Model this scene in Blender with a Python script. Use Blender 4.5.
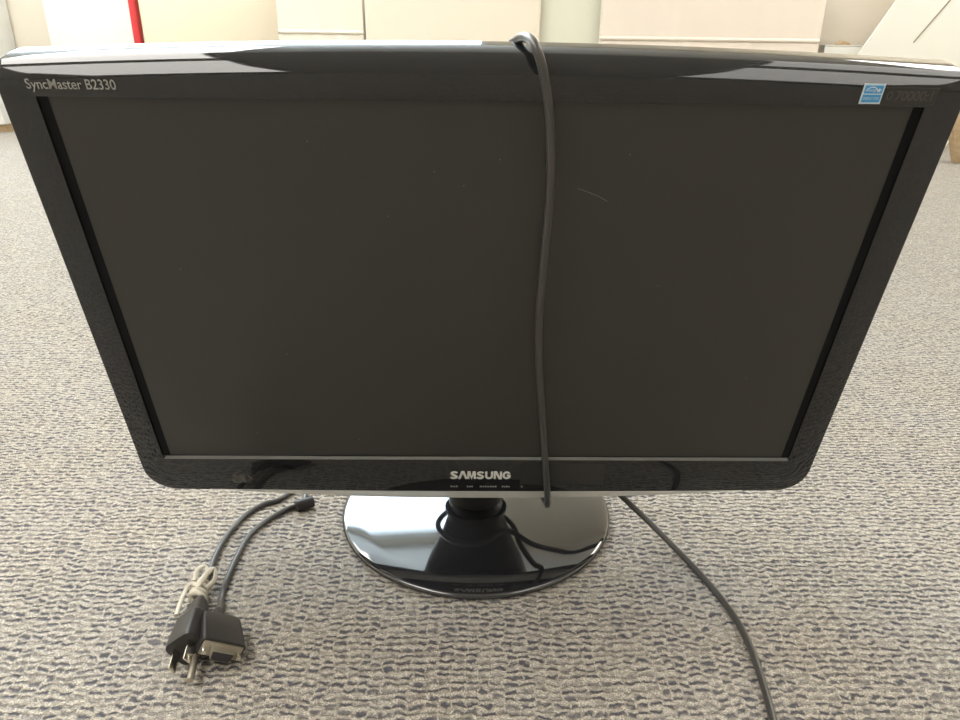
import bpy, bmesh, math, random
from mathutils import Vector, Matrix, Euler
random.seed(7)
S = bpy.context.scene
for o in list(bpy.data.objects):
    bpy.data.objects.remove(o)
COL = S.collection
PI = math.pi

# ------------------------------------------------------------------ camera
cam_d = bpy.data.cameras.new('camera')
cam = bpy.data.objects.new('camera', cam_d); COL.objects.link(cam)
cam_d.sensor_width = 36.0
cam_d.lens = 720.0 * 36.0 / 960.0
cam_d.clip_start = 0.01
CAM_LOC = Vector((-0.00915, -0.47225, 0.39978))
PITCH, YAW, ROLL = 0.39979, -0.018954, 0.013433
CAM_R = (Matrix.Rotation(YAW, 3, 'Z') @ Matrix.Rotation(PI / 2 - PITCH, 3, 'X') @ Matrix.Rotation(ROLL, 3, 'Z'))
cam.matrix_world = Matrix.Translation(CAM_LOC) @ CAM_R.to_4x4()
S.camera = cam

# ------------------------------------------------------------------ world, exposure, lights
w = bpy.data.worlds.new('sky'); S.world = w; w.use_nodes = True
bg = w.node_tree.nodes['Background']
bg.inputs[0].default_value = (0.72, 0.88, 1.0, 1)
bg.inputs[1].default_value = 6.0
S.view_settings.view_transform = 'Standard'
S.view_settings.look = 'None'
S.view_settings.exposure = 1.24
S.view_settings.gamma = 1.0
LIGHT_L = 4.6            # radiance of the ceiling fixtures' diffusers
LIGHT_C = (1.0, 0.965, 0.91)

# ------------------------------------------------------------------ materials
def mat(name, color=(0.5, 0.5, 0.5), rough=0.5, metal=0.0, spec=0.5, ior=None, coat=0.0, emit=None, emit_s=0.0, noise=None, bump=None, trans=0.0):
    m = bpy.data.materials.new(name); m.use_nodes = True
    nt = m.node_tree; b = nt.nodes['Principled BSDF']
    b.inputs['Base Color'].default_value = (*color, 1)
    b.inputs['Roughness'].default_value = rough
    b.inputs['Metallic'].default_value = metal
    b.inputs['Specular IOR Level'].default_value = spec
    if ior: b.inputs['IOR'].default_value = ior
    b.inputs['Coat Weight'].default_value = coat
    b.inputs['Transmission Weight'].default_value = trans
    if emit:
        b.inputs['Emission Color'].default_value = (*emit, 1)
        b.inputs['Emission Strength'].default_value = emit_s
    tc = nt.nodes.new('ShaderNodeTexCoord')
    if noise:                                  # (scale, amount, second colour)
        n = nt.nodes.new('ShaderNodeTexNoise'); n.inputs['Scale'].default_value = noise[0]; n.inputs['Detail'].default_value = 4
        nt.links.new(tc.outputs['Object'], n.inputs['Vector'])
        mx = nt.nodes.new('ShaderNodeMix'); mx.data_type = 'RGBA'
        mr = nt.nodes.new('ShaderNodeMapRange'); mr.inputs[1].default_value = 0.35; mr.inputs[2].default_value = 0.65; mr.inputs[4].default_value = noise[1]
        nt.links.new(n.outputs[0], mr.inputs[0]); nt.links.new(mr.outputs[0], mx.inputs[0])
        mx.inputs[6].default_value = (*color, 1); mx.inputs[7].default_value = (*noise[2], 1)
        nt.links.new(mx.outputs[2], b.inputs['Base Color'])
    if bump:                                   # (scale, strength, distance)
        n = nt.nodes.new('ShaderNodeTexNoise'); n.inputs['Scale'].default_value = bump[0]; n.inputs['Detail'].default_value = 3
        nt.links.new(tc.outputs['Object'], n.inputs['Vector'])
        bp = nt.nodes.new('ShaderNodeBump'); bp.inputs['Strength'].default_value = bump[1]; bp.inputs['Distance'].default_value = bump[2]
        nt.links.new(n.outputs[0], bp.inputs['Height']); nt.links.new(bp.outputs[0], b.inputs['Normal'])
    return m

def carpet_material():
    m = bpy.data.materials.new('loop_carpet'); m.use_nodes = True
    nt = m.node_tree; N = nt.nodes.new; L = nt.links.new
    b = nt.nodes['Principled BSDF']; b.inputs['Roughness'].default_value = 0.95; b.inputs['Specular IOR Level'].default_value = 0.1
    geo = N('ShaderNodeNewGeometry'); sep = N('ShaderNodeSeparateXYZ'); L(geo.outputs['Position'], sep.inputs[0])
    def math_(op, a, b_=None, c=None):
        n = N('ShaderNodeMath'); n.operation = op
        for i, v in enumerate((a, b_, c)):
            if v is None: continue
            if isinstance(v, (int, float)): n.inputs[i].default_value = v
            else: L(v, n.inputs[i])
        return n.outputs[0]
    def noise(scale, detail=2.0, vec=None, rough=0.5):
        n = N('ShaderNodeTexNoise'); n.inputs['Scale'].default_value = scale; n.inputs['Detail'].default_value = detail; n.inputs['Roughness'].default_value = rough
        L(vec if vec is not None else geo.outputs['Position'], n.inputs['Vector']); return n.outputs[0]
    def comb(x, y, z=0.0):
        n = N('ShaderNodeCombineXYZ')
        for i, v in enumerate((x, y, z)):
            if isinstance(v, (int, float)): n.inputs[i].default_value = v
            else: L(v, n.inputs[i])
        return n.outputs[0]
    X, Y = sep.outputs[0], sep.outputs[1]
    ROW, DASH = 0.0062, 0.0094
    # wobble the rows
    n1 = noise(120.0, 2.0)
    y1 = math_('ADD', Y, math_('MULTIPLY', math_('SUBTRACT', n1, 0.5), 0.0095))
    n2 = noise(160.0, 1.0)
    x1 = math_('ADD', X, math_('MULTIPLY', math_('SUBTRACT', n2, 0.5), 0.006))
    x1 = math_('ADD', x1, math_('MULTIPLY', math_('SUBTRACT', noise(38.0, 1.0), 0.5), 0.016))
    c = math_('DIVIDE', x1, DASH)
    cell = math_('FLOOR', c)
    fx = math_('ABSOLUTE', math_('SUBTRACT', math_('FRACT', c), 0.5))
    wc = N('ShaderNodeTexWhiteNoise'); wc.noise_dimensions = '1D'; L(cell, wc.inputs['W'])
    r = math_('ADD', math_('DIVIDE', y1, ROW), math_('MULTIPLY', wc.outputs['Value'], 0.55))
    row = math_('FLOOR', r)
    fy = math_('ABSOLUTE', math_('SUBTRACT', math_('FRACT', r), 0.5))          # 0 loop middle, 0.5 groove
    wn = N('ShaderNodeTexWhiteNoise'); wn.noise_dimensions = '2D'; L(comb(cell, math_('ROUND', r)), wn.inputs['Vector'])
    # groove mask, cut into dashes
    def ramp(v, lo, hi):
        n = N('ShaderNodeMapRange'); n.interpolation_type = 'SMOOTHSTEP'; L(v, n.inputs[0]); n.inputs[1].default_value = lo; n.inputs[2].default_value = hi
        return n.outputs[0]
    g = ramp(fy, 0.14, 0.46)
    ends = math_('SUBTRACT', 1.0, ramp(fx, 0.30, 0.52))
    pick = ramp(wn.outputs['Value'], -0.35, 0.75)
    dash = math_('MULTIPLY', math_('MULTIPLY', g, ends), pick)
    # fibres
    fib = noise(900.0, 2.0, rough=0.7)
    fibm = ramp(fib, 0.38, 0.62)
    tint = noise(210.0, 2.0)
    big = noise(9.0, 3.0)
    def mix(f, a, b_):
        n = N('ShaderNodeMix'); n.data_type = 'RGBA'
        if isinstance(f, float): n.inputs[0].default_value = f
        else: L(f, n.inputs[0])
        for i, v in ((6, a), (7, b_)):
            if isinstance(v, tuple): n.inputs[i].default_value = (*v, 1)
            else: L(v, n.inputs[i])
        return n.outputs[2]
    loop = mix(ramp(tint, 0.42, 0.66), (0.68, 0.625, 0.53), (0.35, 0.315, 0.26))
    loop = mix(fibm, (0.24, 0.22, 0.19), loop)
    loop = mix(math_('MULTIPLY', ramp(big, 0.3, 0.7), 0.15), loop, (0.45, 0.45, 0.47))
    colr = mix(math_('MULTIPLY', dash, 0.88), loop, (0.055, 0.058, 0.082))
    L(colr, b.inputs['Base Color'])
    h = math_('ADD', math_('SUBTRACT', 1.0, math_('MULTIPLY', g, 0.9)), math_('MULTIPLY', fib, 0.35))
    bp = N('ShaderNodeBump'); bp.inputs['Strength'].default_value = 1.0; bp.inputs['Distance'].default_value = 0.0018
    L(h, bp.inputs['Height']); L(bp.outputs[0], b.inputs['Normal'])
    return m

M = {
 'carpet': carpet_material(),
 'gloss': mat('glossy_black_plastic', (0.012, 0.012, 0.013), 0.04, coat=0.3, ior=1.55),
 'base_gloss': mat('glossy_black_base', (0.014, 0.014, 0.016), 0.05, ior=1.95, bump=(9.0, 0.03, 0.002)),
 'black_matte': mat('matte_black_plastic', (0.015, 0.015, 0.016), 0.45),
 'gap': mat('black_panel_border', (0.003, 0.003, 0.004), 0.6, spec=0.2),
 'lcd': mat('matte_lcd', (0.036, 0.0345, 0.031), 0.42, ior=1.5, noise=(3.0, 0.35, (0.038, 0.035, 0.029))),
 'lip': mat('lip_reflection_grey', (0.20, 0.20, 0.19), 0.22, metal=0.3),
 'silver': mat('silver_edge', (0.60, 0.60, 0.57), 0.18, metal=0.75),
 'acrylic': mat('clear_acrylic_trim', (0.85, 0.84, 0.79), 0.10, ior=1.5, coat=0.6, trans=0.25),
 'white_print': mat('pale_print', (0.72, 0.72, 0.68), 0.45),
 'grey_print': mat('grey_print', (0.34, 0.34, 0.32), 0.5),
 'dim_print': mat('dim_print', (0.075, 0.070, 0.062), 0.5),
 'scratch': mat('pale_scratch', (0.17, 0.17, 0.16), 0.5),
 'patch': mat('dark_film', (0.030, 0.029, 0.027), 0.35),
 'blue': mat('sticker_blue', (0.06, 0.38, 0.74), 0.45),
 'sticker_white': mat('sticker_white', (0.72, 0.80, 0.86), 0.45),
 'cord': mat('grey_black_cord', (0.060, 0.057, 0.053), 0.28, bump=(400.0, 0.15, 0.0004)),
 'plug': mat('black_plug_rubber', (0.026, 0.024, 0.024), 0.42, bump=(300.0, 0.2, 0.0003)),
 'nickel': mat('nickel', (0.72, 0.69, 0.62), 0.22, metal=1.0),
 'dull_metal': mat('dull_connector_metal', (0.46, 0.42, 0.34), 0.4, metal=0.8),
 'pin_face': mat('dark_pin_face', (0.03, 0.03, 0.035), 0.5),
 'tie': mat('off_white_tie', (0.66, 0.62, 0.52), 0.6, noise=(120.0, 0.5, (0.5, 0.45, 0.36))),
 'wall': mat('cream_wall', (0.80, 0.74, 0.62), 0.8, noise=(1.5, 0.25, (0.74, 0.70, 0.60))),
 'wall_far': mat('muted_wall', (0.42, 0.39, 0.35), 0.85, noise=(1.0, 0.3, (0.36, 0.34, 0.31))),
 'beige_wall': mat('beige_partition', (0.70, 0.64, 0.55), 0.8, noise=(3.0, 0.4, (0.66, 0.60, 0.53))),
 'ceiling': mat('ceiling_tile', (0.80, 0.79, 0.76), 0.9, noise=(30.0, 0.3, (0.7, 0.69, 0.66))),
 'white_paint': mat('white_laminate', (0.84, 0.84, 0.82), 0.4, noise=(2.0, 0.2, (0.80, 0.80, 0.79))),
 'red': mat('red_edge', (0.66, 0.045, 0.05), 0.5, noise=(10.0, 0.3, (0.58, 0.04, 0.05))),
 'cream_card': mat('cream_card', (0.80, 0.70, 0.54), 0.75, noise=(2.5, 0.5, (0.80, 0.73, 0.58))),
 'cloth_white': mat('white_cloth', (0.82, 0.78, 0.68), 0.85, bump=(60.0, 0.4, 0.002)),
 'cloth_cream': mat('cream_cloth', (0.84, 0.76, 0.64), 0.85, bump=(30.0, 0.3, 0.002)),
 'cloth_green': mat('pale_greenish_cloth', (0.74, 0.74, 0.62), 0.85, bump=(30.0, 0.3, 0.002)),
 'cloth_pink': mat('pinkish_white_cloth', (0.83, 0.75, 0.66), 0.85, bump=(30.0, 0.3, 0.002)),
 'card': mat('brown_cardboard', (0.42, 0.29, 0.16), 0.8, noise=(60.0, 0.7, (0.52, 0.40, 0.26))),
 'board': mat('white_foam_board', (0.86, 0.86, 0.80), 0.6, noise=(2.0, 0.2, (0.84, 0.83, 0.77))),
 'slot': mat('dark_slot', (0.30, 0.29, 0.22), 0.8),
 'frame_paint': mat('window_frame_paint', (0.75, 0.75, 0.73), 0.5),
 'light': mat('light_diffuser', (0.9, 0.9, 0.9), 0.6, emit=LIGHT_C, emit_s=LIGHT_L),
 'light_mid': mat('light_diffuser_lowered', (0.9, 0.9, 0.9), 0.6, emit=LIGHT_C, emit_s=LIGHT_L * 0.68),  # emission lowered to darken the carpet near the viewer
 'light_dim': mat('light_diffuser_dim', (0.9, 0.9, 0.9), 0.6, emit=LIGHT_C, emit_s=LIGHT_L * 0.30),
}

# ------------------------------------------------------------------ helpers
def mesh_obj(name, verts, faces, m, parent=None, smooth=False, bevel=0.0, seg=2, angle=35):
    me = bpy.data.meshes.new(name); me.from_pydata([tuple(v) for v in verts], [], faces); me.validate(); me.update()
    bm = bmesh.new(); bm.from_mesh(me); bmesh.ops.recalc_face_normals(bm, faces=bm.faces[:])
    if bevel > 0:
        es = [e for e in bm.edges if len(e.link_faces) == 2 and e.calc_face_angle(0) > math.radians(30)]
        bmesh.ops.bevel(bm, geom=es, offset=bevel, segments=seg, affect='EDGES', profile=0.5)
    bm.to_mesh(me); bm.free()
    me.materials.append(m)
    if smooth or bevel > 0:
        for p in me.polygons: p.use_smooth = True
        me.set_sharp_from_angle(angle=math.radians(angle))
    o = bpy.data.objects.new(name, me); COL.objects.link(o)
    if parent: o.parent = parent
    return o

def box(name, c, s, m, parent=None, rot=None, bevel=0.0, seg=2):
    vs = []
    for dz in (-1, 1):
        for dy in (-1, 1):
            for dx in (-1, 1):
                v = Vector((dx * s[0] / 2, dy * s[1] / 2, dz * s[2] / 2))
                if rot is not None: v = rot @ v
                vs.append(Vector(c) + v)
    fs = [(0, 1, 3, 2), (4, 6, 7, 5), (0, 4, 5, 1), (2, 3, 7, 6), (0, 2, 6, 4), (1, 5, 7, 3)]
    return mesh_obj(name, vs, fs, m, parent, bevel=bevel, seg=seg)

def boxes(name, items, m, parent=None):
    vs, fs = [], []
    for c, s in items:
        k = len(vs)
        for dz in (-1, 1):
            for dy in (-1, 1):
                for dx in (-1, 1):
                    vs.append(Vector(c) + Vector((dx * s[0] / 2, dy * s[1] / 2, dz * s[2] / 2)))
        fs += [tuple(k + i for i in f) for f in [(0, 1, 3, 2), (4, 6, 7, 5), (0, 4, 5, 1), (2, 3, 7, 6), (0, 2, 6, 4), (1, 5, 7, 3)]]
    return mesh_obj(name, vs, fs, m, parent)

def catmull(pts, n=10):
    P = [Vector(p) for p in pts]; P = [2 * P[0] - P[1]] + P + [2 * P[-1] - P[-2]]
    out = []
    for i in range(1, len(P) - 2):
        p0, p1, p2, p3 = P[i - 1:i + 3]
        for k in range(n):
            t = k / n
            out.append(0.5 * ((2 * p1) + (p2 - p0) * t + (2 * p0 - 5 * p1 + 4 * p2 - p3) * t * t + (3 * p1 - p0 - 3 * p2 + p3) * t ** 3))
    out.append(P[-2]); return out

def tube(name, pts, r, m, parent=None, n=10, sides=14, groove=0.0, raw=False, flat=1.0):
    C = catmull(pts, n) if not raw else [Vector(p) for p in pts]
    T = [(C[min(i + 1, len(C) - 1)] - C[max(i - 1, 0)]).normalized() for i in range(len(C))]
    ref = Vector((1, 0, 0)) if abs(T[0].x) < 0.8 else Vector((0, 1, 0))
    u = (ref - T[0] * ref.dot(T[0])).normalized()
    vs, fs = [], []
    for i, (c, t) in enumerate(zip(C, T)):
        u = (u - t * u.dot(t)).normalized(); v = t.cross(u)
        rr = r(i / (len(C) - 1)) if callable(r) else r
        for k in range(sides):
            a = 2 * PI * k / sides
            q = rr * (1 - groove * math.exp(-((abs(((a + PI / 2) % PI) - PI / 2)) / 0.22) ** 2))
            vs.append(c + u * math.cos(a) * q + v * math.sin(a) * q * flat)
    for i in range(len(C) - 1):
        for k in range(sides):
            a = i * sides + k; b = i * sides + (k + 1) % sides
            fs.append((a, b, b + sides, a + sides))
    fs.append(tuple(range(sides))[::-1]); fs.append(tuple((len(C) - 1) * sides + k for k in range(sides)))
    return mesh_obj(name, vs, fs, m, parent, smooth=True, angle=60)

def lathe(name, prof, c, m, parent=None, n=96, sx=1.0, sy=1.0, mtx=None):
    vs, fs = [], []
    for r, z in prof:
        for k in range(n):
            a = 2 * PI * k / n
            v = Vector((r * math.cos(a) * sx, r * math.sin(a) * sy, z))
            if mtx: v = mtx @ v
            vs.append(Vector(c) + v)
    for i in range(len(prof) - 1):
        for k in range(n):
            a = i * n + k; b = i * n + (k + 1) % n
            fs.append((a, b, b + n, a + n))
    fs.append(tuple(range(n))[::-1]); fs.append(tuple((len(prof) - 1) * n + k for k in range(n)))
    return mesh_obj(name, vs, fs, m, parent, smooth=True, angle=40)

def empty(name, loc=(0, 0, 0), rot=None):
    o = bpy.data.objects.new(name, None); COL.objects.link(o); o.empty_display_size = 0.05
    o.location = loc
    if rot is not None: o.rotation_euler = rot
    return o

def tag(o, label, cat, group=None):
    o['label'] = label; o['category'] = cat
    if group: o['group'] = group
    return o

def struct(o):
    o['kind'] = 'structure'; return o

# ------------------------------------------------------------------ room shell
RX0, RX1, RY0, RY1, RZ = -3.6, 3.6, -4.6, 3.75, 3.0
def quad_wall(name, pts, m):
    return struct(mesh_obj(name, pts, [(0, 1, 2, 3)], m))
struct(box('floor', (0, (RY0 + RY1) / 2, -0.05), (RX1 - RX0 + .2, RY1 - RY0 + .2, 0.1), M['carpet']))
struct(box('ceiling', (0, (RY0 + RY1) / 2, RZ + 0.05), (RX1 - RX0 + .2, RY1 - RY0 + .2, 0.1), M['ceiling']))
struct(box('wall_left', (RX0 - .05, (RY0 + RY1) / 2, RZ / 2), (0.1, RY1 - RY0, RZ), M['wall']))
struct(box('wall_right', (RX1 + .05, (RY0 + RY1) / 2, RZ / 2), (0.1, RY1 - RY0, RZ), M['wall']))
struct(box('wall_front', (0, RY0 - .05, RZ / 2), (RX1 - RX0, 0.1, RZ), M['wall_far']))
WX0, WX1, WZ0, WZ1 = -3.3, 0.10, 1.75, 2.90
yw = RY1 + .05
struct(boxes('wall_back', [
    (((RX0 + WX0) / 2, yw, RZ / 2), (WX0 - RX0, .1, RZ)),
    (((RX1 + WX1) / 2, yw, RZ / 2), (RX1 - WX1, .1, RZ)),
    (((WX0 + WX1) / 2, yw, WZ0 / 2), (WX1 - WX0, .1, WZ0)),
    (((WX0 + WX1) / 2, yw, (WZ1 + RZ) / 2), (WX1 - WX0, .1, RZ - WZ1))], M['wall']))
wx = (WX0 + WX1) / 2
struct(boxes('window_1', [((wx, yw, WZ0 + .02), (WX1 - WX0, .06, .04)), ((wx, yw, WZ1 - .02), (WX1 - WX0, .06, .04)),
    ((WX0 + .02, yw, (WZ0 + WZ1) / 2), (.04, .06, WZ1 - WZ0 - .08)), ((WX1 - .02, yw, (WZ0 + WZ1) / 2), (.04, .06, WZ1 - WZ0 - .08)),
    ((WX0 + 1.05, yw, (WZ0 + WZ1) / 2), (.04, .06, WZ1 - WZ0 - .08))], M['frame_paint']))

LIGHTS = [(-1.75, 2.2), (2.9, 2.2), (-1.75, -.0), (1.9, -.0), (-1.75, -2.2), (1.9, -2.2)]
for i, (x, y) in enumerate(LIGHTS):
    t = empty('ceiling_light', (x, y, RZ))
    boxes('frame', [((0, .92, -.02), (1.28, .03, .04)), ((0, -.92, -.02), (1.28, .03, .04)), ((.625, 0, -.02), (.03, 1.81, .04)), ((-.625, 0, -.02), (.03, 1.81, .04))], M['white_paint'], t)
    box('diffuser', (0, 0, -.012), (1.215, 1.805, .02), M[('light', 'light', 'light', 'light_dim', 'light_mid', 'light_dim')[i]], t)
    tag(t, 'long rectangular ceiling light, ' + ('left one of the pair by the window wall', 'right one of the pair by the window wall', 'left one of the pair above the monitor',
        'right one of the pair above the monitor', 'left one of the pair behind the viewer', 'dim right one of the pair behind the viewer')[i], 'ceiling light', 'fluorescent lights in the ceiling')

# ------------------------------------------------------------------ background furniture
# white cabinet far left
t = empty('storage_cabinet', (-2.94, 3.6, 0))
box('body', (0, 0, .50), (1.05, .26, .92), M['white_paint'], t, bevel=.006)
box('plinth', (0, .01, .02), (1.03, .22, .04), M['card'], t)
box('door', (0, -.139, .52), (1.03, .018, .86), M['white_paint'], t, bevel=.003)
tag(t, 'plain white cabinet standing on the carpet at the far left edge', 'cabinet')
# white board with red edge
t = empty('display_board', (-1.88, 3.52, 0))
box('board', (-.020, 0, .62), (.42, .03, 1.24), M['white_paint'], t, bevel=.002)
box('edge_strip', (.208, -.004, .62), (.034, .045, 1.24), M['red'], t, bevel=.004)
tag(t, 'upright white board with a bright red strip down one edge', 'board')
# cream carton
t = empty('storage_carton', (-1.278, 3.60, 0))
box('body', (0, 0, .45), (.70, .26, .90), M['cream_card'], t, bevel=.008)
boxes('flap', [((0, -.133, .86), (.69, .004, .07))], M['cream_card'], t)
tag(t, 'tall smooth cream carton beside the red edged board', 'carton')

# folding table under cloths
t = empty('folding_table', (.38, 3.50, 0))
box('tabletop', (0, 0, .722), (2.52, .36, .03), M['white_paint'], t, bevel=.006)
for sx in (-1, 1):
    for sy in (-1, 1):
        tube('leg', [(sx * 1.18, sy * .14, 0), (sx * 1.18, sy * .14, .706)], .014, M['dull_metal'], t, n=2)
tag(t, 'long folding table covered by the hanging white cloths', 'table')

def cloth(name, x0, x1, yf, z0, top, m, label, folds, hem, seed, thick=.004):
    """a cloth that lies over the table top (z=top) and hangs down in front to z0, folds = list of (x, width, depth)"""
    rnd = random.Random(seed)
    nx = 70; prof = []
    nz = 22
    ph = [rnd.uniform(0, 6.3) for _ in range(4)]
    vs, fs = [], []
    rows = [(yf + .30, top)] + [(yf + .30 - .27 * k / 4, top) for k in range(1, 5)]
    rows += [(yf + .012, top - .002), (yf + .003, top - .010), (yf, top - .024)]
    nt_ = len(rows)
    rows += [(yf, top - .024 - (top - .024 - z0) * k / nz) for k in range(1, nz + 1)]
    for j, (y, z) in enumerate(rows):
        hang = max(0, (top - .02 - z) / max(.05, top - z0))
        for i in range(nx + 1):
            x = x0 + (x1 - x0) * i / nx
            d = 0
            for fxx, fw, fd in folds:
                q = (x - fxx) / fw
                d += fd * math.exp(-q * q)
            d += .004 * math.sin(x * 23 + ph[0]) + .002 * math.sin(x * 61 + ph[1] + z * 9)
            zz = z
            if j == len(rows) - 1: zz += .006 * math.sin(x * 9 + ph[2])
            vs.append((x, y - d * hang, zz))
    W_ = nx + 1
    for j in range(len(rows) - 1):
        for i in range(nx):
            a = j * W_ + i
            fs.append((a, a + 1, a + 1 + W_, a + W_))
    o = mesh_obj(name, vs, fs, m, None, smooth=True, angle=180)
    sm = o.modifiers.new('thickness', 'SOLIDIFY'); sm.thickness = thick; sm.offset = 1
    if hem:
        hv, hf = [], []
        for i in range(nx + 1):
            x = x0 + (x1 - x0) * i / nx
            for (dy, z) in ((-.0060, hem + .018), (-.0075, hem + .010), (-.0065, hem)):
                d = sum(fd * math.exp(-((x - fxx) / fw) ** 2) for fxx, fw, fd in folds) + .004 * math.sin(x * 23 + ph[0])
                hv.append((x, yf + dy - d * max(0, (top - .02 - z) / (top - z0)), z))
        for i in range(nx):
            for k in range(2):
                a = i * 3 + k; hf.append((a, a + 1, a + 4, a + 3))
        h = mesh_obj('hem', hv, hf, m, o, smooth=True, angle=180)
        s2 = h.modifiers.new('thickness', 'SOLIDIFY'); s2.thickness = .002; s2.offset = 1
    return tag(o, label, 'tablecloth')
cloth('tablecloth', -.915, -.510, 3.300, .03, .752, M['cloth_white'], 'wrinkled white cloth with a raised hem hanging beside the cream carton', [(-.90, .05, .014), (-.72, .04, .010), (-.60, .03, .012)], .485, 3)
cloth('tablecloth', -.500, .325, 3.288, .02, .757, M['cloth_cream'], 'wide smooth cream cloth hanging to the carpet behind the monitor', [(-.30, .2, .006), (.1, .2, .004)], None, 4)
cloth('tablecloth', .290, .640, 3.314, .02, .7462, M['cloth_green'], 'narrow pale greenish cloth between the cream and the pleated cloths', [(.56, .03, .006)], None, 5)
cloth('tablecloth', .610, 1.67, 3.285, .03, .757, M['cloth_pink'], 'wide pinkish white cloth with vertical pleats and a raised hem', [(.66, .02, -.010), (.985, .016, -.014), (1.345, .018, -.014), (1.65, .02, .008)], .475, 6)
# beige partition and low white carton
box_p = box('room_divider', (1.935, 3.66, .75), (.48, .05, 1.5), M['beige_wall'], None, bevel=.004)
tag(box_p, 'beige grey divider panel standing between the pleated cloth and the slanted board', 'divider')
t = empty('white_carton', (1.91, 3.49, 0))
box('body', (0, 0, .232), (.34, .24, .464), M['board'], t, bevel=.006)
box('flap', (0, -.002, .4675), (.335, .235, .006), M['board'], t, bevel=.002)
tag(t, 'low white carton in front of the beige divider', 'carton')
sc = []
for a in range(9):
    ang = 2 * PI * a / 9; rr = (.035, .022, .04)[a % 3]
    sc.append((rr * math.cos(ang) * 1.2, rr * math.sin(ang) * .5))
vs = [(1.85 + x, 3.42 + y, .4715 + .006 * math.sin(9 * x * 10)) for x, y in sc] + [(1.85 + x * .8, 3.42 + y * .8, .484 + .006 * math.sin(i * 2)) for i, (x, y) in enumerate(sc)]
fs = [tuple(range(9))[::-1], tuple(range(9, 18))] + [(i, (i + 1) % 9, 9 + (i + 1) % 9, 9 + i) for i in range(9)]
tag(mesh_obj('paper_scrap', vs, fs, M['card']), 'small crumpled brown scrap lying on the low white carton', 'paper scrap')

# slanted white board at right
A = math.radians(29.0)
Rb = Matrix.Rotation(A, 3, 'Y')
t = empty('foam_board', (2.345, 3.20, 0))
bw, bh = .66, 1.15
def bpt(a, b, d=0): return (Rb @ Vector((-bw + a, d, b)))
ctr = bpt(bw / 2, bh / 2) + Vector((0, 0, .0))
box('board', ctr, (bw, .012, bh), M['board'], t, rot=Rb)
box('slit', bpt(.212, .50, -.0075), (.006, .004, .42), M['slot'], t, rot=Rb @ Matrix.Rotation(math.radians(6), 3, 'Y'))
tag(t, 'large white foam board leaning at a slant with a thin slit', 'foam board')

# flattened cardboard at right
for i in range(4):
    lean = .28 + .015 * i
    R_ = Matrix.Rotation(-lean, 3, 'X'); Rz_ = Matrix.Rotation(math.radians(-14), 3, 'Z')
    Ry_ = Matrix.Rotation(math.radians(-14 - 2 * i), 3, 'Y')
    o = box('cardboard_sheet', (0, 0, 0), (.50, .010, .30 - .01 * i), M['card'], None, rot=Rz_ @ Ry_, bevel=.002)
    zmin = min(v.co.z for v in o.data.vertices)
    o.location = (2.27, 2.62 + .016 * i, -zmin + .0005)
    tag(o, ['nearest', 'second', 'third', 'rearmost'][i] + ' brown cardboard sheet standing at the far right edge', 'cardboard sheet', 'brown cardboard sheets at the right')

# ------------------------------------------------------------------ monitor
TILT = 0.252676            # the screen droops forward by this much
SC = Vector((0, 0, 0.2370))
mon = empty('computer_monitor', (0, 0.1055, 0))
RT = Matrix.Rotation(TILT, 3, 'X')   # local (x, n-back, u)
def mp(x, u, n=0.0):
    """monitor frame (x across, u up the screen, n out of the screen) -> world"""
    return SC + RT @ Vector((x, -n, u))
OFF = Vector(mon.location)
def ml(x, u, n=0.0): return mp(x, u, n) - OFF      # local to the monitor's empty

NS, NC = 40, 8
def loop(xl, xr, zb, zt, rt, rb, sagb=0.0, sagt=0.0):
    """rounded outline; sagb lowers the bottom's middle, sagt raises the top's middle"""
    pts = []
    def arc(cx, cz, r, a0, a1):
        for k in range(NC):
            a = a0 + (a1 - a0) * k / (NC - 1)
            pts.append([cx + r * math.cos(a), cz + r * math.sin(a)])
    def line(p, q, n):
        for k in range(1, n):
            pts.append([p[0] + (q[0] - p[0]) * k / n, p[1] + (q[1] - p[1]) * k / n])
    arc(xr - rt, zt - rt, rt, 0, PI / 2); line((xr - rt, zt), (xl + rt, zt), NS)
    arc(xl + rt, zt - rt, rt, PI / 2, PI); line((xl, zt - rt), (xl, zb + rb), NS // 2)
    arc(xl + rb, zb + rb, rb, PI, 1.5 * PI); line((xl + rb, zb), (xr - rb, zb), NS)
    arc(xr - rb, zb + rb, rb, 1.5 * PI, 2 * PI); line((xr, zb + rb), (xr, zt - rt), NS // 2)
    out = []
    zm = (zb + zt) / 2
    for x, z in pts:
        q = max(0, 1 - (x / .268) ** 2)
        if z < zm: z -= sagb * q * (zm - z) / (zm - zb)
        else: z += sagt * q * (z - zm) / (zt - zm)
        out.append((x, z))
    return out
def loft(name, loops, m, parent, cap_last=False, cap_first=False, smooth=True, angle=28):
    """loops: list of (outline, n)"""
    n = len(loops[0][0]); vs = []; fs = []
    for ol, nn in loops:
        for x, z in ol: vs.append(ml(x, z, nn))
    for j in range(len(loops) - 1):
        for k in range(n):
            a = j * n + k; b = j * n + (k + 1) % n
            fs.append((a, b, b + n, a + n))
    if cap_first: fs.append(tuple(range(n)))
    if cap_last: fs.append(tuple((len(loops) - 1) * n + k for k in range(n)))
    return mesh_obj(name, vs, fs, m, parent, smooth=smooth, angle=angle)

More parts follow.
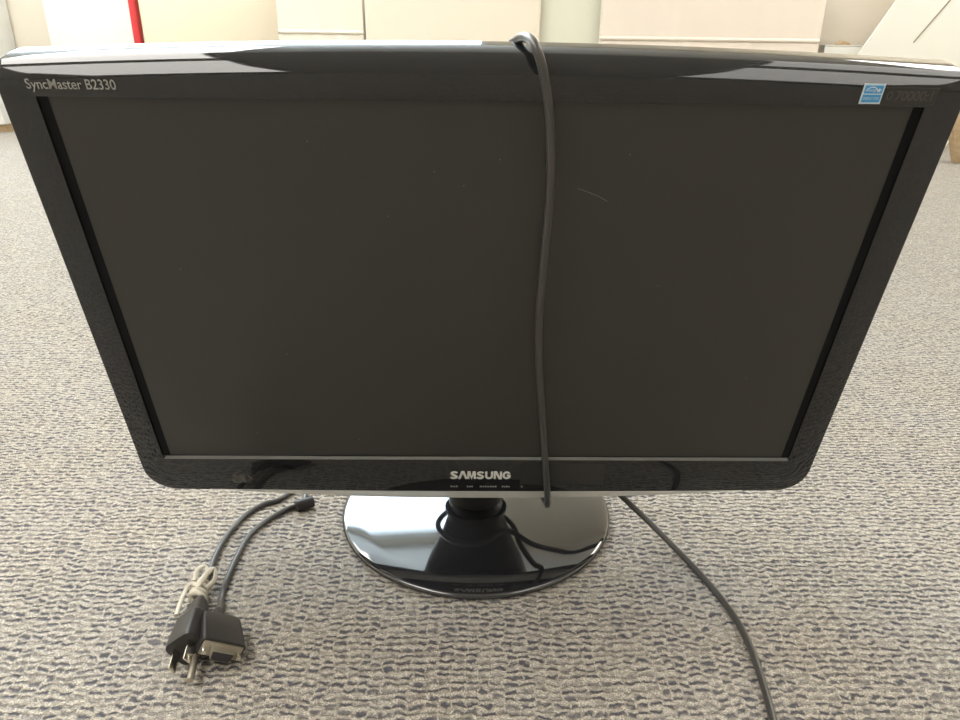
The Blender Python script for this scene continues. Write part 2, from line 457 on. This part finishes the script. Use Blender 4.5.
XL, XR, ZB, ZT = -.2545, .2545, -.1445, .143
inner_back = loop(XL + .0005, XR - .0005, ZB + .0014, ZT - .0005, .0008, .0008)
inner = loop(XL, XR, ZB, ZT, .001, .001)
def outl(e_side, e_top, e_bot, rt=.0042, rb=.023, sb=.0030, st=.007):
    return loop(-.2735 - e_side, .2755 + e_side, -.1805 - e_bot, .1515 + e_top, rt + max(e_side, 0) * .3, rb + e_side * .6, sb, st)
bez = loft('bezel', [
    (inner_back, -.0022), (inner, -.0004), (loop(XL - .0008, XR + .0008, ZB - .0008, ZT + .0008, .0012, .0012), 0),
    (outl(0, 0, -.0006), 0), (outl(.0006, .0010, .0002), -.0006),
    (outl(.0012, .0036, 0.0004), -.0028), (outl(.0018, .0063, 0.0004), -.0054), (outl(.0022, .0088, 0.0004), -.0084),
    (outl(.0024, .0094, 0.0004), -.0096), (outl(.0024, .0102, 0.0004), -.022), (outl(.0016, .0100, .0004), -.030), (outl(-.004, .006, -.004), -.033),
    (outl(-.020, -.010, -.018), -.034)], M['gloss'], mon)
loft('screen_border', [(inner_back, -.0020), (loop(XL + .0058, XR - .0056, ZB + .0018, ZT - .0006, .0005, .0005), -.0022)], M['gap'], mon, smooth=False)
loft('lcd_panel', [(loop(XL + .0052, XR - .0050, ZB + .0014, ZT - .0006, .0005, .0005), -.0024), (loop(XL + .0052, XR - .0050, ZB + .0014, ZT - .0006, .0005, .0005), -.010)], M['lcd'], mon, cap_first=True, cap_last=True, smooth=False)
# back housing
back = loft('back_housing', [
    (outl(-.014, -.004, -.012), -.030), (outl(-.030, -.020, -.030, .02, .03), -.042), (outl(-.075, -.060, -.055, .03, .04), -.056),
    (outl(-.12, -.09, -.075, .04, .045, .0, .0), -.064)], M['black_matte'], mon, cap_first=True, cap_last=True, angle=50)
vt = boxes('vent_slots', [(tuple(ml(-.09 + .02 * i, .02, -.0645)), (.012, .002, .05)) for i in range(10)], M['gap'], back)
# lower lip of the opening, its reflected light put into a grey strip
boxed = []
def strip(name, pts_top, pts_bot, n_top, n_bot, m, thick=.001, parent=None):
    vs, fs = [], []
    k = len(pts_top)
    for i in range(k):
        a = ml(*pts_top[i], n_top); b = ml(*pts_bot[i], n_bot)
        a2 = ml(*pts_top[i], n_top - thick); b2 = ml(*pts_bot[i], n_bot - thick)
        vs += [a, b, b2, a2]
    for i in range(k - 1):
        for j in range(4):
            p = i * 4 + j; q = i * 4 + (j + 1) % 4
            fs.append((p, q, q + 4, p + 4))
    fs.append((0, 1, 2, 3)); fs.append(tuple((k - 1) * 4 + j for j in (3, 2, 1, 0)))
    return mesh_obj(name, vs, fs, m, parent or mon, smooth=True, angle=30)
strip('lower_lip', [(-.2525, -.1432), (.2535, -.1432)], [(-.2535, -.1448), (.2545, -.1448)], -.0012, .0003, M['lip'], .0006)
# clear trim along the lower edge
xs = [-.225 + .45 * i / 60 for i in range(61)]
def tp(x): return max(0, 1 - (abs(x) / .2255) ** 2.2)
tt = [(x, -.1803 - .0030 * max(0, 1 - (x / .268) ** 2) + .0008) for x in xs]
tb = [(x, -.1806 - .0030 * max(0, 1 - (x / .268) ** 2) - .0082 * tp(x)) for x in xs]
strip('clear_trim', tt, tb, .0004, -.0012, M['acrylic'], .006)

# ---- lettering -----------------------------------------------------------
def flat_shapes(name, polys, m, n=0.0004, parent=None, thick=.0003):
    vs, fs = [], []
    for poly in polys:
        k = len(vs); c = len(poly)
        for x, z in poly: vs.append(ml(x, z, n))
        for x, z in poly: vs.append(ml(x, z, n - thick))
        fs.append(tuple(k + i for i in range(c))); fs.append(tuple(k + c + i for i in range(c))[::-1])
        for i in range(c): fs.append((k + i, k + (i + 1) % c, k + c + (i + 1) % c, k + c + i))
    return mesh_obj(name, vs, fs, m, parent or mon)
def stroke(pts, wd):
    """polyline -> quads of width wd with mitred joints"""
    P = [Vector((p[0], p[1])) for p in pts]; L_, R2 = [], []
    for i, p in enumerate(P):
        d0 = (P[i] - P[i - 1]).normalized() if i else (P[1] - P[0]).normalized()
        d1 = (P[i + 1] - P[i]).normalized() if i < len(P) - 1 else d0
        n0 = Vector((-d0.y, d0.x)); n1 = Vector((-d1.y, d1.x)); mdir = (n0 + n1)
        mdir = mdir.normalized() if mdir.length > 1e-6 else n0
        s = min(1.8, 1 / max(.4, mdir.dot(n0)))
        L_.append(p + mdir * wd / 2 * s); R2.append(p - mdir * wd / 2 * s)
    return [[tuple(R2[i]), tuple(R2[i + 1]), tuple(L_[i + 1]), tuple(L_[i])] for i in range(len(P) - 1)]
def arcp(cx, cy, rx, ry, a0, a1, k=8):
    return [(cx + rx * math.cos(math.radians(a0 + (a1 - a0) * i / k)), cy + ry * math.sin(math.radians(a0 + (a1 - a0) * i / k))) for i in range(k + 1)]
LET = {   # unit box: width 1, height 1
 'S': [arcp(.55, .73, .36, .19, 20, 180, 7) + arcp(.55, .73, .36, .20, 190, 260, 3) + arcp(.45, .27, .38, .20, 85, -90, 8) + arcp(.45, .27, .37, .19, -100, -165, 4)],
 'A': [[(.02, .0), (.42, .95), (.58, .95), (.98, .0)]],
 'M': [[(.06, 0), (.10, .92), (.24, .92), (.5, .10), (.76, .92), (.90, .92), (.94, 0)]],
 'U': [[(.12, 1.0)] + arcp(.5, .36, .38, .27, 180, 360, 10) + [(.88, 1.0)]],
 'N': [[(.10, 0), (.10, .94), (.26, .94), (.74, .06), (.90, .06), (.90, 1.0)]],
 'G': [[(.86, .72)] + arcp(.5, .5, .40, .42, 45, 325, 14) + [(.88, .26), (.88, .48), (.52, .48)]],
}
polys = []
x0 = -.0228; adv = .0509 / 7
for i, ch in enumerate('SAMSUNG'):
    ww = adv * .86; hh = .0085
    for ln in LET[ch]:
        pts = [(x0 + i * adv + px_ * ww, -.1670 + py_ * hh) for px_, py_ in ln]
        polys += stroke(pts, .00185)
flat_shapes('brand_lettering', polys, M['white_print'])

def text_mesh(name, body, x, z, height, width, m, n=0.0004, bold=0.0, parent=None):
    cu = bpy.data.curves.new(name, 'FONT'); cu.body = body; cu.size = 1.0; cu.offset = bold; cu.fill_mode = 'FRONT'
    tmp = bpy.data.objects.new('tmp_text', cu); COL.objects.link(tmp)
    bpy.context.view_layer.update()
    dg = bpy.context.evaluated_depsgraph_get()
    me = bpy.data.meshes.new_from_object(tmp.evaluated_get(dg))
    bpy.data.objects.remove(tmp); bpy.data.curves.remove(cu)
    co = [v.co.copy() for v in me.vertices]
    if not co: return None
    xa, xb = min(c.x for c in co), max(c.x for c in co); za, zb = min(c.y for c in co), max(c.y for c in co)
    for v in me.vertices:
        v.co = ml(x + (v.co.x - xa) / (xb - xa) * width, z + (v.co.y - za) / (zb - za) * height, n)
    me.materials.clear(); me.materials.append(m)
    me.name = name
    o = bpy.data.objects.new(name, me); COL.objects.link(o); o.parent = parent or mon
    return o
text_mesh('model_lettering', 'SyncMaster B2330', -.2572, .1456, .0074, .0500, M['grey_print'], bold=.012)
# tiny marks above the lower edge (button legends)
marks = []
def rect(xa, xb, za, zb): return [(xa, za), (xb, za), (xb, zb), (xa, zb)]
for xa, xb, seg_ in ((-.0228, -.0160, 3), (-.0090, -.0035, 3), (.0020, .0165, 7), (.0205, .0275, 4), (.0365, .0385, 1)):
    stp = (xb - xa) / seg_
    for k in range(seg_):
        hgt = .0014 if k % 2 == 0 else .0010
        marks.append(rect(xa + k * stp, xa + k * stp + stp * .72, -.1770, -.1770 + hgt))
flat_shapes('button_legend', marks, M['grey_print'])
# blue energy label with white border
stk = flat_shapes('energy_label', [rect(.2148, .2270, .1447, .1560)], M['sticker_white'], n=.0004)
flat_shapes('blue_field', [rect(.2157, .2261, .1506, .1551), rect(.2157, .2261, .1457, .1499)], M['blue'], n=.0006, parent=stk)
sw = stroke(arcp(.2200, .1508, .0036, .0034, 20, 150, 8), .0006)
star = []
for k in range(10):
    a = math.radians(90 + 36 * k); r_ = .0016 if k % 2 == 0 else .0007
    star.append(((.2240) + r_ * math.cos(a), .1524 + r_ * math.sin(a)))
flat_shapes('swoosh', sw + [star], M['sticker_white'], n=.0007, parent=stk)
text_mesh('label_lettering', 'energy', .2165, .1512, .0018, .0060, M['sticker_white'], n=.0008, parent=stk)
text_mesh('label_band_lettering', 'ENERGY STAR', .2163, .1470, .0017, .0090, M['sticker_white'], n=.0008, parent=stk)
# dim contrast label beside it
dl = flat_shapes('contrast_label', [rect(.2278, .2590, .1440, .1540)], M['patch'], n=.0004)
text_mesh('contrast_lettering', '70000:1', .2345, .1466, .0058, .0215, M['dim_print'], n=.0006, bold=.02, parent=dl)
flat_shapes('contrast_mark', stroke(arcp(.2312, .1495, .0014, .0022, 0, 360, 10), .0006), M['dim_print'], n=.0006, parent=dl)
# dark film patch on the lower bezel, scratch and dust on the panel
flat_shapes('dark_film_patch', [rect(.0353, .1055, -.1735, -.1488)], M['patch'], n=.0003, thick=.0002)
scr_ = stroke([(.0585, .0900), (.0640, .0882), (.0720, .0850), (.0782, .0815)], .00035)
dust = []
for (a, b) in ((-.105, .118), (-.03, .10), (-.012, .091), (.01, .108), (-.175, -.118), (.05, -.10), (-.06, .07), (.12, .02), (-.14, -.04), (.2, -.06), (.088, .112), (-.2, .03), (-.095, -.125)):
    dust.append([(a + .0004 * math.cos(k * PI / 3), b + .0004 * math.sin(k * PI / 3)) for k in range(6)])
flat_shapes('scratch', scr_, M['scratch'], n=-.00215, thick=.0001)
flat_shapes('dust_specks', dust, M['scratch'], n=-.00215, thick=.0001)['kind'] = 'stuff'

# ---- stand ----------------------------------------------------------------
R0 = .1256
base = lathe('stand_base', [(R0 - .005, 0.0), (R0 - .0012, .0008), (R0, .0028), (R0 - .0004, .0046), (R0 - .0016, .0058), (R0 - .004, .0063), (R0 - .02, .0068),
    (.05, .0076), (.034, .0078), (.0001, .0078)], (0, 0, 0), M['base_gloss'], mon, n=128)
base.data.name = 'stand_base'
def circ(r, z, y, sy=1.0): return [(r * math.cos(2 * PI * k / 48), y + r * sy * math.sin(2 * PI * k / 48), z) for k in range(48)]
rings = [circ(.0262, .0074, .014), circ(.0262, .015, .014), circ(.0255, .017, .014), circ(.027, .03, .013, .9), circ(.034, .05, .010, .8), circ(.047, .075, .002, .6), circ(.056, .10, -.004, .45), circ(.048, .13, -.006, .45), circ(.048, .16, -.010, .40)]
vs = [v for r_ in rings for v in r_]; fs = []
for j in range(len(rings) - 1):
    for k in range(48):
        a = j * 48 + k; b = j * 48 + (k + 1) % 48
        fs.append((a, b, b + 48, a + 48))
fs += [tuple(range(48))[::-1], tuple((len(rings) - 1) * 48 + k for k in range(48))]
neck = mesh_obj('stand_neck', vs, fs, M['black_matte'], mon, smooth=True, angle=50)
lathe('neck_collar', [(.0265, .0), (.0300, .0015), (.0300, .005), (.0270, .0065)], (0, .014, .0185), M['black_matte'], neck, n=48, sy=.85)
# hinge block behind the panel
box('hinge', (0, -.014, .172), (.10, .036, .05), M['black_matte'], mon, bevel=.006)
tag(mon, 'large glossy black computer monitor on a round base with a switched off screen', 'monitor')

# ------------------------------------------------------------------ pixel free cable points: world coordinates measured on the carpet
def W(u, v, z=0.0):
    d = CAM_R @ Vector(((u - 480) / 720.0, -(v - 360) / 720.0, -1)); t = (z - CAM_LOC.z) / d.z
    return CAM_LOC + d * t
def scrp(u, v, n):
    nv = RT @ Vector((0, -1, 0)); c = SC + nv * n
    d = CAM_R @ Vector(((u - 480) / 720.0, -(v - 360) / 720.0, -1)); t = nv.dot(c - CAM_LOC) / nv.dot(d)
    return CAM_LOC + d * t

# long grey cable draped over the monitor
RC = .0027
front = [(536, 48, .000), (541, 62, .0035), (545, 82, .0035), (549, 112, .005), (551, 150, .007), (550, 195, .009), (546, 240, .010), (542, 282, .010), (539, 320, .010), (539, 360, .009), (541, 400, .008), (544, 445, .006), (546, 475, .0045), (547.5, 496, .004)]
pts = [mp(.055, -.03, -.072), mp(.058, .03, -.080), mp(.050, .10, -.068), mp(.030, .150, -.050)]
pts += [scrp(513.5, 46, -.040), scrp(517, 40, -.032), scrp(524.5, 37, -.019), scrp(531, 40, -.008)]
pts += [scrp(*f) for f in front]
pts += [mp(.0600, -.1965, .0020), mp(.0595, -.2010, -.005), mp(.054, -.1990, -.018), Vector((.044, .095, .050)), Vector((.036, .128, .048)), Vector((.010, .155, .046)), Vector((-.022, .152, .046)), Vector((-.038, .122, .044)),
        Vector((-.024, .092, .042)), Vector((.004, .085, .040)), Vector((.030, .105, .040)), Vector((.058, .104, .056)), Vector((.088, .106, .066)), W(590, 462, .060)]
pts += [W(u, v, z) for u, v, z in ((609, 483, .044), (629, 503, .028), (648, 521, .016), (672, 545, .008), (700, 574, RC), (722, 600, RC), (740, 626, RC), (753, 654, RC), (763, 684, RC), (771, 712, RC), (780, 752, RC), (790, 800, RC))]
c1 = empty('video_cable', pts[0]); loc = Vector(c1.location)
tube('cable', [p - loc for p in pts], RC, M['cord'], c1, n=10, sides=20, groove=.10)
tag(c1, 'grey black cable looped over the top of the monitor and trailing off across the carpet', 'cable')

# left cables
RA = .0025
A_pts = [Vector((-.02, .175, .10)), Vector((-.03, .215, .05)), Vector((-.06, .245, .010)), Vector((-.11, .232, RA)), Vector((-.158, .178, RA))] + [W(u, v, RA) for u, v in ((284, 497), (264, 504), (246, 515), (230, 532), (218, 551), (210, 571), (204, 590), (199, 604))]
B_pts = [Vector((.01, .175, .10)), Vector((-.005, .228, .05)), Vector((-.05, .262, .012)), Vector((-.12, .246, RA)), Vector((-.158, .20, RA)), Vector((-.172, .16, RA))] + [W(u, v, RA) for u, v in ((304, 501), (287, 509), (268, 520), (250, 535), (237, 557), (227, 580), (221, 600), (218, 618))]

# power plug: axis from cable end towards the prongs
P0 = W(200, 601, .015); P1 = W(187, 647, .017)
ax = (P1 - P0); ax.z = 0; axn = ax.normalized(); side = Vector((-axn.y, axn.x, 0)); up = Vector((0, 0, 1))
pw = empty('power_cord', (P0.x, P0.y, 0)); L0 = Vector(pw.location)
tube('cord', [p - L0 for p in A_pts[:-1]] + [P0 + axn * .004 - L0], RA, M['cord'], pw, n=8, sides=16)
roll = Matrix.Rotation(math.radians(34), 3, axn)
def pf(a, s, h): return P0 + axn * a + roll @ (side * s + up * h) - L0
LEN = ax.length
secs = [(0, .0045, .0040), (.006, .0062, .0055), (.016, .0080, .0070), (LEN * .40, .0095, .0082), (LEN * .44, .0112, .0100), (LEN * .92, .0126, .0118), (LEN, .0122, .0116)]
vs, fs = [], []
K = 24
for a, sw_, sh_ in secs:
    for k in range(K):
        th = 2 * PI * k / K; c_, s_ = math.cos(th), math.sin(th)
        e = .45
        vs.append(pf(a, sw_ * math.copysign(abs(c_) ** e, c_), sh_ * math.copysign(abs(s_) ** e, s_)))
for j in range(len(secs) - 1):
    for k in range(K):
        a = j * K + k; b = j * K + (k + 1) % K
        fs.append((a, b, b + K, a + K))
fs += [tuple(range(K))[::-1], tuple((len(secs) - 1) * K + k for k in range(K))]
plug = mesh_obj('plug', vs, fs, M['plug'], pw, smooth=True, angle=35)
def pbox(name, a0, a1, s, h, ws, hs, m, par):
    vs = [pf(a, s + i * ws / 2, h + j * hs / 2) for a in (a0, a1) for i in (-1, 1) for j in (-1, 1)]
    return mesh_obj(name, vs, [(0, 1, 3, 2), (4, 6, 7, 5), (0, 4, 5, 1), (2, 3, 7, 6), (0, 2, 6, 4), (1, 5, 7, 3)], m, par, bevel=.0004)
pbox('blade', LEN - .001, LEN + .0175, -.0064, .003, .0015, .0066, M['nickel'], plug)
pbox('blade', LEN - .001, LEN + .0175, .0064, .003, .0015, .0066, M['nickel'], plug)
tube('ground_pin', [pf(LEN - .001, 0, -.0085), pf(LEN + .012, 0, -.0085), pf(LEN + .0205, 0, -.0085), pf(LEN + .0225, 0, -.0085)], lambda t_: .0024 if t_ < .9 else .0024 * (1 - (t_ - .9) * 6), M['dull_metal'], plug, n=6, sides=16)
tag(pw, 'black power cord on the carpet ending in a three prong plug', 'power cord')

# white tie around the power cord just above the plug
TC = W(200, 592, .0035)
tie = empty('cable_tie', (TC.x, TC.y, 0)); TL = Vector(tie.location)
for k in range(4):
    off = axn * (.0045 * k - .004)
    ring = []
    r_ = .0048 + .0007 * (k % 2)
    tiltv = .5 * (k - 1.5) * .5
    for j in range(25):
        th = 2 * PI * j / 24
        ring.append(TC + off + side * (r_ * math.cos(th)) + up * (r_ * math.sin(th) + .0022) + axn * (tiltv * .006 * math.cos(th)) - TL)
    tube('wrap', ring, .0024, M['tie'], tie, n=2, sides=8, flat=.7)
lp = [(-.004, 0, .006), (-.012, -.008, .010), (-.016, -.018, .009), (-.008, -.022, .008), (.002, -.012, .010), (.006, -.002, .009)]
tube('loop', [TC + side * s + axn * a + up * h - TL for s, a, h in [(0, .002, .009), (.006, -.008, .012), (.010, -.014, .010), (.011, -.004, .007), (.006, .004, .006)]], .0024, M['tie'], tie, n=8, sides=8, flat=.7)
tube('loop', [TC + side * s + axn * a + up * h - TL for s, a, h in [(.002, .004, .009), (-.006, .000, .009), (-.010, .008, .006), (-.012, .020, .003), (-.0125, .026, .0016)]], .0020, M['tie'], tie, n=8, sides=8, flat=.7)
tube('loop', [TC + side * s + axn * a + up * h - TL for s, a, h in [(-.003, -.002, .010), (-.002, -.012, .013), (.003, -.017, .011), (.005, -.010, .010), (.003, .0, .009)]], .0020, M['tie'], tie, n=8, sides=8, flat=.7)
tag(tie, 'off white twisted tie wound round the power cord above its plug', 'cable tie')

# VGA connector cable
Q0 = W(219, 620, .0145); Q1 = W(221, 650, .0145)
bx_ = (Q1 - Q0); bx_.z = 0; bn = bx_.normalized(); bs = Vector((-bn.y, bn.x, 0))
mc = empty('monitor_cable', (Q0.x, Q0.y, 0)); QL = Vector(mc.location)
roll2 = Matrix.Rotation(math.radians(-32), 3, bn)
def qf(a, s, h): return Q0 + bn * a + roll2 @ (bs * s + up * h) - QL
tube('cord', [p - QL for p in B_pts[:-1]] + [qf(.002, 0, 0)], RA, M['cord'], mc, n=8, sides=16)
tube('strain_relief', [qf(-.010, 0, 0), qf(-.004, 0, 0), qf(.003, 0, 0)], lambda t_: .0036 + .0014 * t_, M['plug'], mc, n=4, sides=16)
QLN = bx_.length
secs = [(0, .0135, .0060), (.003, .0142, .0070), (QLN * .5, .0150, .0076), (QLN, .0156, .0078)]
vs, fs = [], []
for a, sw_, sh_ in secs:
    for k in range(K):
        th = 2 * PI * k / K; c_, s_ = math.cos(th), math.sin(th); e = .28
        vs.append(qf(a, sw_ * math.copysign(abs(c_) ** e, c_), sh_ * math.copysign(abs(s_) ** e, s_)))
for j in range(len(secs) - 1):
    for k in range(K):
        a = j * K + k; b = j * K + (k + 1) % K
        fs.append((a, b, b + K, a + K))
fs += [tuple(range(K))[::-1], tuple((len(secs) - 1) * K + k for k in range(K))]
hood = mesh_obj('connector_hood', vs, fs, M['plug'], mc, smooth=True, angle=35)
def qbox(name, a0, a1, s, h, ws, hs, m, par, taper=0.0):
    vs = [qf(a, s + i * (ws / 2 - (taper if j < 0 else 0)), h + j * hs / 2) for a in (a0, a1) for i in (-1, 1) for j in (-1, 1)]
    return mesh_obj(name, vs, [(0, 1, 3, 2), (4, 6, 7, 5), (0, 4, 5, 1), (2, 3, 7, 6), (0, 2, 6, 4), (1, 5, 7, 3)], m, par, bevel=.0006)
qbox('flange', QLN - .0004, QLN + .0012, 0, 0, .0285, .0116, M['dull_metal'], hood)
shl = qbox('metal_shell', QLN + .0010, QLN + .0068, 0, 0, .0165, .0076, M['dull_metal'], hood, taper=.0012)
qbox('pin_face', QLN + .0066, QLN + .0070, 0, 0, .0150, .0064, M['pin_face'], hood, taper=.0012)
for s in (-1, 1):
    tube('thumbscrew', [qf(QLN + .0008, s * .0125, 0), qf(QLN + .0045, s * .0125, 0), qf(QLN + .0058, s * .0125, 0)], .0016, M['nickel'], hood, n=3, sides=10)
tube('ferrite_bead', [Vector(W(313, 501, .0062)) - QL, Vector(W(296, 506, .0062)) - QL], .0052, M['plug'], mc, n=4, sides=16)
tag(mc, 'black monitor cable ending in a rectangular connector beside the power plug', 'cable')
